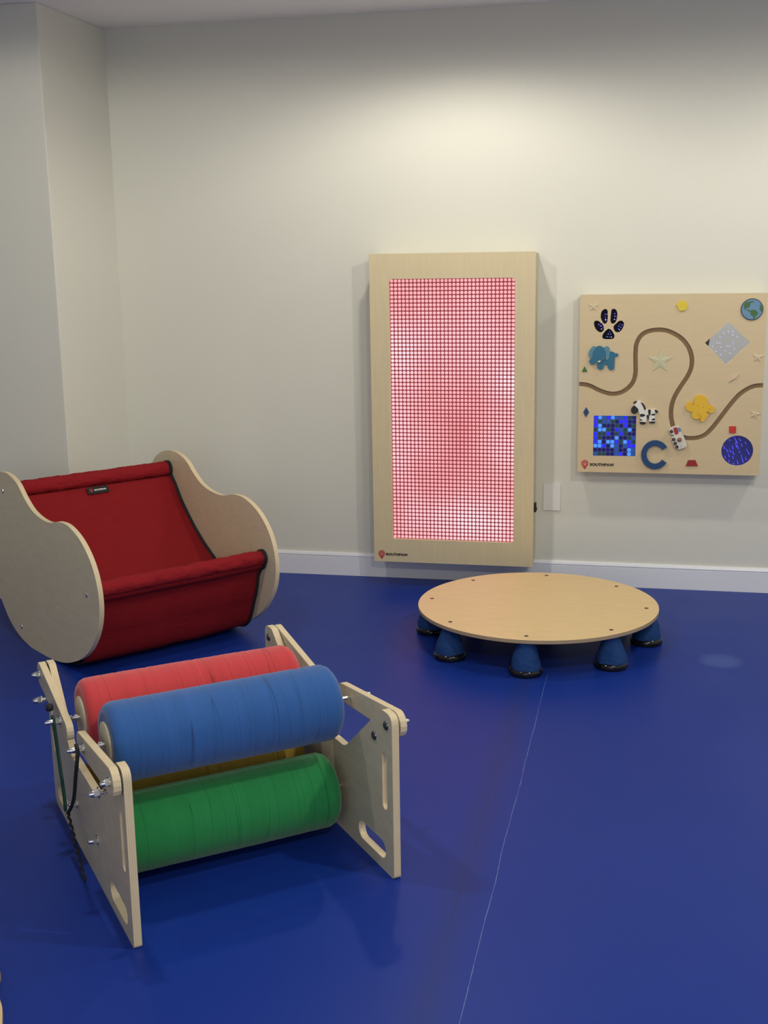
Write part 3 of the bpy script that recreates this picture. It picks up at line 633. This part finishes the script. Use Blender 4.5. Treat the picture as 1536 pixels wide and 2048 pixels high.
# ------------------------------------------------------------------ round bouncing platform
RC = (-0.404, 4.463); RT = 0.137; RR = 0.4555
d = thing('wobble_platform', 'low round birch platform standing on eight blue cloth spring feet', 'balance platform', (RC[0], RC[1], 0))
FZ = (Vector((0, 0, 0)), Vector((1, 0, 0)), Vector((0, 1, 0)), Vector((0, 0, 1)))
obj('disc_top', prism(circle(0, 0, RR, 128), RT-0.0135, RT, FZ), ['birch_top', 'edge_z'], d, bevel=0.002)
M['hole'] = mat('bolt_recess', (0.035, 0.02, 0.015), 0.5)
for i in range(8):
    a = math.radians(-90+45*i); ex, ey = 0.409*math.cos(a), 0.409*math.sin(a)
    bz = obj('bolt', lathe([(0.0, 0.0), (0.0, 0.0080), (0.0008, 0.0078), (0.0010, 0.0050), (0.0007, 0.0040), (0.0007, 0)], (ex, ey, RT-0.0003), 'z', 18), 'hole', d)
    lx, ly = 0.412*math.cos(a), 0.412*math.sin(a)
    sd = random.random()*50
    def wob(j, s, t, sd=sd): return 1+0.10*(mnoise.noise((math.cos(t)*1.6+sd, math.sin(t)*1.6, s*26+sd)))+0.04*mnoise.noise((math.cos(t)*4+sd, math.sin(t)*4, s*60))
    prof = [(0.016, 0.050), (0.020, 0.0545), (0.030, 0.0545), (0.042, 0.052), (0.055, 0.049), (0.068, 0.045), (0.080, 0.041), (0.092, 0.036), (0.102, 0.032), (0.112, 0.030), (0.1232, 0.031)]
    lg = obj('leg', lathe(prof, (lx, ly, 0), 'z', 28, wob=wob), 'leg_cloth', d, smooth=True)
    prof = [(0.0, 0.0), (0.0, 0.053), (0.002, 0.0575), (0.008, 0.0600), (0.016, 0.0600), (0.022, 0.0575), (0.025, 0.0535), (0.025, 0.0)]
    obj('foot_ring', lathe(prof, (lx, ly, 0), 'z', 36), 'black_gloss', lg, autos=True)

# ------------------------------------------------------------------ rocking seat
TH = math.radians(51.5)
rk = thing('sling_rocker', 'child-size rocking seat with curved birch sides and a red canvas sling', 'rocking chair', (-2.058, 3.907, 0), TH)
OUT = [(-.522, .136), (-.45, .065), (-.36, .021), (-.255, 0), (-.15, -0.001), (-.04, .004), (.05, .018), (.136, .045), (.215, .082), (.280, .132), (.335, .20), (.362, .265), (.367, .33), (.352, .395), (.315, .457), (.25, .512), (.165, .546), (.085, .549), (0, .533), (-.08, .538), (-.15, .557), (-.21, .593), (-.27, .640), (-.345, .664), (-.42, .664), (-.475, .650), (-.53, .622), (-.575, .575), (-.605, .51), (-.62, .43), (-.615, .34), (-.595, .25), (-.565, .19)]
loop = smooth_loop([(-h, z) for h, z in OUT], 5)
M['rocker_wood'] = wood('rocker_side', (0.72, 0.63, 0.44), (1, 2, 8), 0.45, 0.08)
A0, A1 = -0.060, 0.660
for nm, (d0, d1) in (('near', (A0, A0+0.018)), ('far', (A1, A1+0.018))):
    sp_ = obj('side_panel', prism(loop, d0, d1, FR_X), ['rocker_wood', 'edge_x'], rk, bevel=0.003)
    for hh, zz in ((-.415, .59), (.270, .322), (-.337, .065)):
        s = -1 if nm == 'near' else 1; x = d0 if nm == 'near' else d1
        obj('screw_head', lathe([(0, 0.0095), (s*0.0015, 0.009), (s*0.0028, 0.005), (s*0.0015, 0.003), (s*0.0015, 0)], (x, -hh, zz), 'x', 16), 'steel', sp_)
    # recessed ends
RP, FP_, BP = (-.412, .589), (.287, .335), (-.337, .065)
x0, x1 = A0+0.022, A1-0.004
def roll_wob(sd, amt): return lambda j, s, t: 1+amt*mnoise.noise((s*28, math.cos(t)*1.5+sd, math.sin(t)*1.5))+amt*0.5*mnoise.noise((s*70, math.cos(t)*3+sd, math.sin(t)*3))
def pole(c, r, sd, name='top_roll', amt=0.09):
    prof = [(x0+(x1-x0)*i/150, r) for i in range(151)]
    o = obj(name, lathe([(x0, 0)]+prof+[(x1, 0)], (0, -c[0], c[1]), 'x', 24, wob=roll_wob(sd, amt)), 'canvas_roll', rk, smooth=True)
    for xa, xb in ((x0-0.001, x0+0.012), (x1-0.012, x1+0.001)):
        obj('binding', lathe([(xa, r*0.5), (xa, r*1.12), (xb, r*1.12), (xb, r*0.5)], (0, -c[0], c[1]), 'x', 24), 'black_cloth', o, smooth=False)
    obj('dowel', lathe([(A0+0.017, 0), (A0+0.017, 0.014), (A1+0.001, 0.014), (A1+0.001, 0)], (0, -c[0], c[1]), 'x', 16), 'birch_x', o)
pole(RP, 0.031, 1.0); pole(FP_, 0.0285, 9.0, amt=0.12); pole(BP, 0.018, 5.0, 'bottom_roll', 0.04)
seat = [(-.390, .562), (-.36, .530), (-.316, .468), (-.268, .418), (-.223, .374), (-.185, .343), (-.148, .314), (-.105, .286), (-.064, .261), (-.01, .232), (.05, .210), (.12, .200), (.18, .215), (.225, .25), (.258, .30), (.275, .325)]
wrap = [(.303, .325), (.293, .300), (.270, .285), (.250, .255), (.241, .217), (.228, .178), (.211, .141), (.197, .105), (.181, .073), (.163, .050), (.139, .034), (.10, .024), (.04, .019), (-.05, .018), (-.15, .022), (-.25, .035), (-.325, .048), (-.352, .062), (-.40, .12), (-.455, .22), (-.48, .33), (-.48, .44), (-.462, .54), (-.440, .580)]
def cloth(name, prof, sag, sd, nx=44):
    prof = smooth_loop(prof, 3, closed=False); bm = bmesh.new(); G = []
    for i, (h, z) in enumerate(prof):
        a, c = Vector(prof[max(i-1, 0)]), Vector(prof[min(i+1, len(prof)-1)]); t = (c-a).normalized(); n = Vector((t.y, -t.x))
        u = i/(len(prof)-1); row = []
        for k in range(nx+1):
            v = k/nx; x = x0+0.002+(x1-x0-0.004)*v
            edge = 1-abs(2*v-1)**4; env = math.sin(math.pi*u)**0.5*edge
            dsp = sag*env+0.006*env*mnoise.noise((v*5+sd, u*4, sd))+0.0015*mnoise.noise((v*20+sd, u*9, sd))
            row.append(bm.verts.new((x, -(h+n.x*dsp), max(z+n.y*dsp, 0.004))))
        G.append(row)
    for r1, r2 in zip(G, G[1:]):
        for k in range(nx): bm.faces.new((r1[k], r1[k+1], r2[k+1], r2[k]))
    o = obj(name, bm, 'canvas', rk, smooth=True)
    md = o.modifiers.new('solid', 'SOLIDIFY'); md.thickness = 0.003; md.offset = 0
    return o
so = cloth('sling_seat', seat, -0.012, 3.0)
wo = cloth('sling_wrap', wrap, -0.006, 8.0)
for pr_, par in ((seat, so), (wrap, wo)):
    for xx in (x0, x1):
        pts = [(xx, -h, max(z, 0.008)) for h, z in smooth_loop(pr_, 3, closed=False)]
        obj('edge_binding', tube(pts, 0.0035 if (pr_ is wrap and xx == x0) else 0.0078, 8), 'black_cloth', par, smooth=True)
# maker's patch on the backrest
ctr = Vector((0.309, 0.366, 0.548)); vdir = Vector((0, 0.028, 0.030)).normalized(); ud = Vector((1, 0, 0)); nn = ud.cross(vdir).normalized()
if nn.y > 0: nn = -nn
fp = (ctr-ud*0.046-vdir*0.016+nn*0.004, ud, vdir, nn)
pt = obj('patch', prism(round_poly([(0, 0), (0.092, 0), (0.092, 0.032), (0, 0.032)], 0.006), 0, 0.0018, fp), ['black_cloth']*2, so)
f3 = (fp[0]+nn*0.0018, ud, vdir, nn)
pp = []
for i in range(21):
    a = math.radians(-40+260*i/20); pp.append((0.017+0.0075*math.cos(a), 0.0175+0.0075*math.sin(a)))
pp.append((0.017, 0.0175-0.0125)); patch_fr = f3
M['patch_red'] = mat('patch_red', (0.22, 0.02, 0.02), 0.6)

def add_to(o, bm, mats):
    """print marks into the mesh of the patch itself"""
    base = len(o.data.materials)
    for m in mats: o.data.materials.append(M[m])
    b2 = bmesh.new(); b2.from_mesh(o.data); me = bpy.data.meshes.new('tmp')
    for f in bm.faces: f.material_index = base
    bm.to_mesh(me); bm.free(); b2.from_mesh(me); b2.to_mesh(o.data); b2.free(); bpy.data.meshes.remove(me)
add_to(pt, prism(pp, 0, 0.0005, f3), ['patch_red'])
add_to(pt, text_bm('SOUTHPAW', 0.052, 0.0075, (f3[0]+ud*0.030+vdir*0.0125, ud, vdir, nn), 0.0006, 0.04), ['white_ink'])

# ------------------------------------------------------------------ squeeze roller machine
TS = math.radians(38.8)
sq = thing('roller_squeezer', 'birch squeeze machine with red, blue, green and yellow padded rollers between slotted sides', 'squeeze machine', (-1.039, 2.18, 0), TS)
DEP = 0.82; W_ = 0.610
prof = [(0, 0), (DEP, 0), (DEP, .412), (.765, .412), (.555, .238), (.27, .238), (.055, .412), (0, .412)]
rad = [0.010, 0.030, 0.030, 0.026, 0.055, 0.055, 0.026, 0.030]
side = round_poly(prof, rad, 8)
def slots():
    return [stadium(.066, .052, .172, .052, .0235), stadium(DEP-.172, .052, DEP-.066, .052, .0235),
            stadium(.043, .175, .043, .295, .0125), stadium(DEP-.043, .175, DEP-.043, .295, .0125)]
def hexnut(bm, x0_, x1_, y, z, r):
    add_prism(bm, [(y+r*math.cos(math.pi/3*i+0.3), z+r*math.sin(math.pi/3*i+0.3)) for i in range(6)], x0_, x1_, FR_X, mi_side=0)
def cap_nut(par, x, s, y, z, length=0.016, r=0.0085, name='cap_nut'):
    """washer, hexagon and domed cap standing out of the face at x towards s"""
    bm = bmesh.new()
    add_lathe(bm, [(0, 0.0), (0, r*1.45), (s*0.0018, r*1.45), (s*0.0018, 0)], (x, y, z), 'x', 18)
    a, c = x+s*0.0018, x+s*(0.0018+length*0.5); hexnut(bm, min(a, c), max(a, c), y, z, r)
    add_lathe(bm, [(s*length*0.5, r*0.85), (s*length*0.8, r*0.75), (s*length*1.05, r*0.4), (s*length*1.12, 0)], (x+s*0.0018, y, z), 'x', 16)
    return obj(name, bm, 'steel', par, autos=True)
def bolt_head(par, x, s, y, z, r=0.0115):
    return obj('bolt_head', lathe([(0, r), (s*0.002, r*0.97), (s*0.0045, r*0.7), (s*0.006, r*0.3), (s*0.006, 0)], (x, y, z), 'x', 20), 'dark_steel', par, smooth=True)
PIV_F, PIV_R = (.030, .380), (DEP-.030, .380); ST_F, ST_R = (.095, .332), (DEP-.095, .332)
AX_B, AX_R = (.278, .363), (.540, .338)
AX_G, AX_Y = (.300, .120), (.520, .120)
for s, xi, xo in ((-1, 0.0, -0.018), (1, W_, W_+0.018)):
    pn = obj('side_panel', prism(side, min(xi, xo), max(xi, xo), FR_X, holes=slots()), ['birch_side', 'edge_x'], sq, bevel=0.0025)
    for q in (PIV_F, PIV_R, ST_F, ST_R): bolt_head(pn, xi, -s, *q)
    for q in (ST_F, ST_R):
        obj('stop_rod', lathe([(0, 0.0), (0, 0.0055), (s*0.034, 0.0055), (s*0.034, 0)], (xo, q[0], q[1]), 'x', 14), 'steel', pn, autos=True)
        cap_nut(pn, xo+s*0.032, s, *q, length=0.020, r=0.0090)
    for q in (AX_G, AX_Y): cap_nut(pn, xo, s, *q, length=0.020)
    a0_ = xo+s*0.004; a1_ = xo+s*0.022
    for piv, ax in ((PIV_F, AX_B), (PIV_R, AX_R)):
        v = (Vector(ax)-Vector(piv)).normalized(); end = Vector(ax)+v*0.052
        ar = obj('lever_arm', prism(stadium(piv[0], piv[1], end[0], end[1], 0.032, 0.024, 8), min(a0_, a1_), max(a0_, a1_), FR_X), ['birch_side', 'edge_x'], sq, bevel=0.0025)
        cap_nut(ar, a1_, s, *piv, length=0.018)
        cap_nut(ar, a1_, s, *ax, length=0.034)
        obj('washer', lathe([(0, 0.004), (0, 0.014), (s*0.0035, 0.014), (s*0.0035, 0.004)], (xo+s*0.0003, piv[0], piv[1]), 'x', 20), 'steel', ar)
def roller(col, ax, label, upper):
    y, z = ax; a, c = (0.012, 0.580) if upper else (0.006, 0.576); r = 0.095
    n = 90; pr = [(a+0.004, 0.0), (a+0.004, 0.045), (a+0.002, 0.052), (a, 0.070), (a+0.001, 0.080), (a+0.008, 0.089), (a+0.020, 0.0945)]
    pr += [(a+0.025+(c-a-0.050)*i/n, r*(1+0.006*mnoise.noise((i*0.9, y*9, z*7))-(0.010 if random.random() < 0.06 else 0))) for i in range(n+1)]
    pr += [(c-0.020, 0.0945), (c-0.008, 0.089), (c-0.001, 0.080), (c, 0.070), (c-0.002, 0.052), (c-0.004, 0.045), (c-0.004, 0.0)]
    sd = y*31
    ro = obj('roller', lathe(pr, (0, y, z), 'x', 56, wob=lambda j, s, t: 1+0.006*mnoise.noise((s*9+sd, math.cos(t)*1.2, math.sin(t)*1.2))), 'foam_'+col, sq, smooth=True, label=label)
    for e0, e1 in ((a-0.004, a+0.010), (c-0.010, c+0.004)):
        obj('end_disc', lathe([(e0, 0), (e0, 0.050), (e0+0.001, 0.052), (e1-0.001, 0.052), (e1, 0.050), (e1, 0)], (0, y, z), 'x', 36), 'birch_side', ro, autos=True)
    lo_, hi_ = (-0.042, W_+0.042) if upper else (-0.018, W_+0.018)
    bm = lathe([(lo_, 0), (lo_, 0.0045), (hi_, 0.0045), (hi_, 0)], (0, y, z), 'x', 14)
    if upper:
        for s0 in (-0.020,): hexnut(bm, s0, s0+0.009, y, z, 0.0085)
        for s0 in (-0.006,): add_lathe(bm, [(s0, 0.004), (s0, 0.0085), (s0+0.009, 0.0085), (s0+0.009, 0.004)], (0, y, z), 'x', 16)
    obj('axle_rod', bm, 'steel', ro, autos=True)
roller('red', AX_R, 'red padded roller', True); roller('blue', AX_B, 'blue padded roller', True)
roller('green', AX_G, 'green padded roller', False); roller('yellow', AX_Y, 'yellow padded roller', False)
M['cord_green'] = mat('green_cord', (0.008, 0.065, 0.045), 0.7); M['cord_black'] = mat('black_cord', (0.010, 0.012, 0.013), 0.7)
def cords(s, xo):
    X = xo+s*0.038; X2 = xo+s*0.030
    # elastic loop from the red arm's axle down to the rear lower bolt: two strands
    o = obj('elastic_cord', tube(smooth_loop([(X, AX_R[0]+.012, AX_R[1]+.010), (X, AX_R[0]+.011, AX_R[1]-.01), (X2, AX_Y[0]+.012, AX_Y[1]+.03), (X2, AX_Y[0]+.007, AX_Y[1]-.011),
        (X2, AX_Y[0]-.009, AX_Y[1]-.004), (X2, AX_Y[0]-.007, AX_Y[1]+.03), (X, AX_R[0]-.011, AX_R[1]-.01), (X, AX_R[0]-.011, AX_R[1]+.010), (X, AX_R[0], AX_R[1]+.013)], 5, closed=True)+[(X, AX_R[0]+.012, AX_R[1]+.010)], 0.0030, 8), 'cord_green', sq, smooth=True, label='green elastic cord')
    obj('cord_knot', lathe([(-0.010, 0), (-0.008, 0.008), (0, 0.011), (0.008, 0.008), (0.010, 0)], (X, AX_R[0]+.045, AX_R[1]+.022), 'x', 10), 'cord_black', o, smooth=True)
    o = obj('elastic_cord', tube(smooth_loop([(X, AX_B[0], AX_B[1]+.013), (X, AX_B[0]-.012, AX_B[1]), (X+s*.004, AX_B[0]-.010, AX_B[1]-.035), (X, AX_B[0]+.03, AX_B[1]-.075), (X2, AX_Y[0]-.13, AX_Y[1]+.08), (X2, AX_Y[0]-.08, AX_Y[1]+.03), (X2, AX_Y[0]-.03, AX_Y[1]-.006)], 6, closed=False), 0.0046, 8), 'cord_black', sq, smooth=True, label='black elastic cord')
    tail = []
    for i in range(60):
        t = i/59; tail.append((X2+0.002*math.sin(t*60), AX_Y[0]-.03-.150*t+0.003*math.cos(t*60), AX_Y[1]-.004-.112*t))
    obj('cord_tail', tube(tail, 0.0035, 6), 'cord_black', o, smooth=True)
cords(-1, -0.018); 

# ------------------------------------------------------------------ pale board edge at the bottom left
bd = thing('plywood_board', 'pale plywood board lying on the blue floor at the bottom left corner of the view', 'board', (-1.24, 1.94, 0))
P = [(-.075, .100), (-.024, .036), (.006, -.010), (.034, -.049), (.09, -.16), (.12, -.27), (.0, -.52), (-.55, -.50), (-.62, -.05), (-.30, .14)]
obj('board_panel', prism(smooth_loop(P, 4), 0.0005, 0.0185, FZ), ['birch_top', 'edge_z'], bd, bevel=0.002)
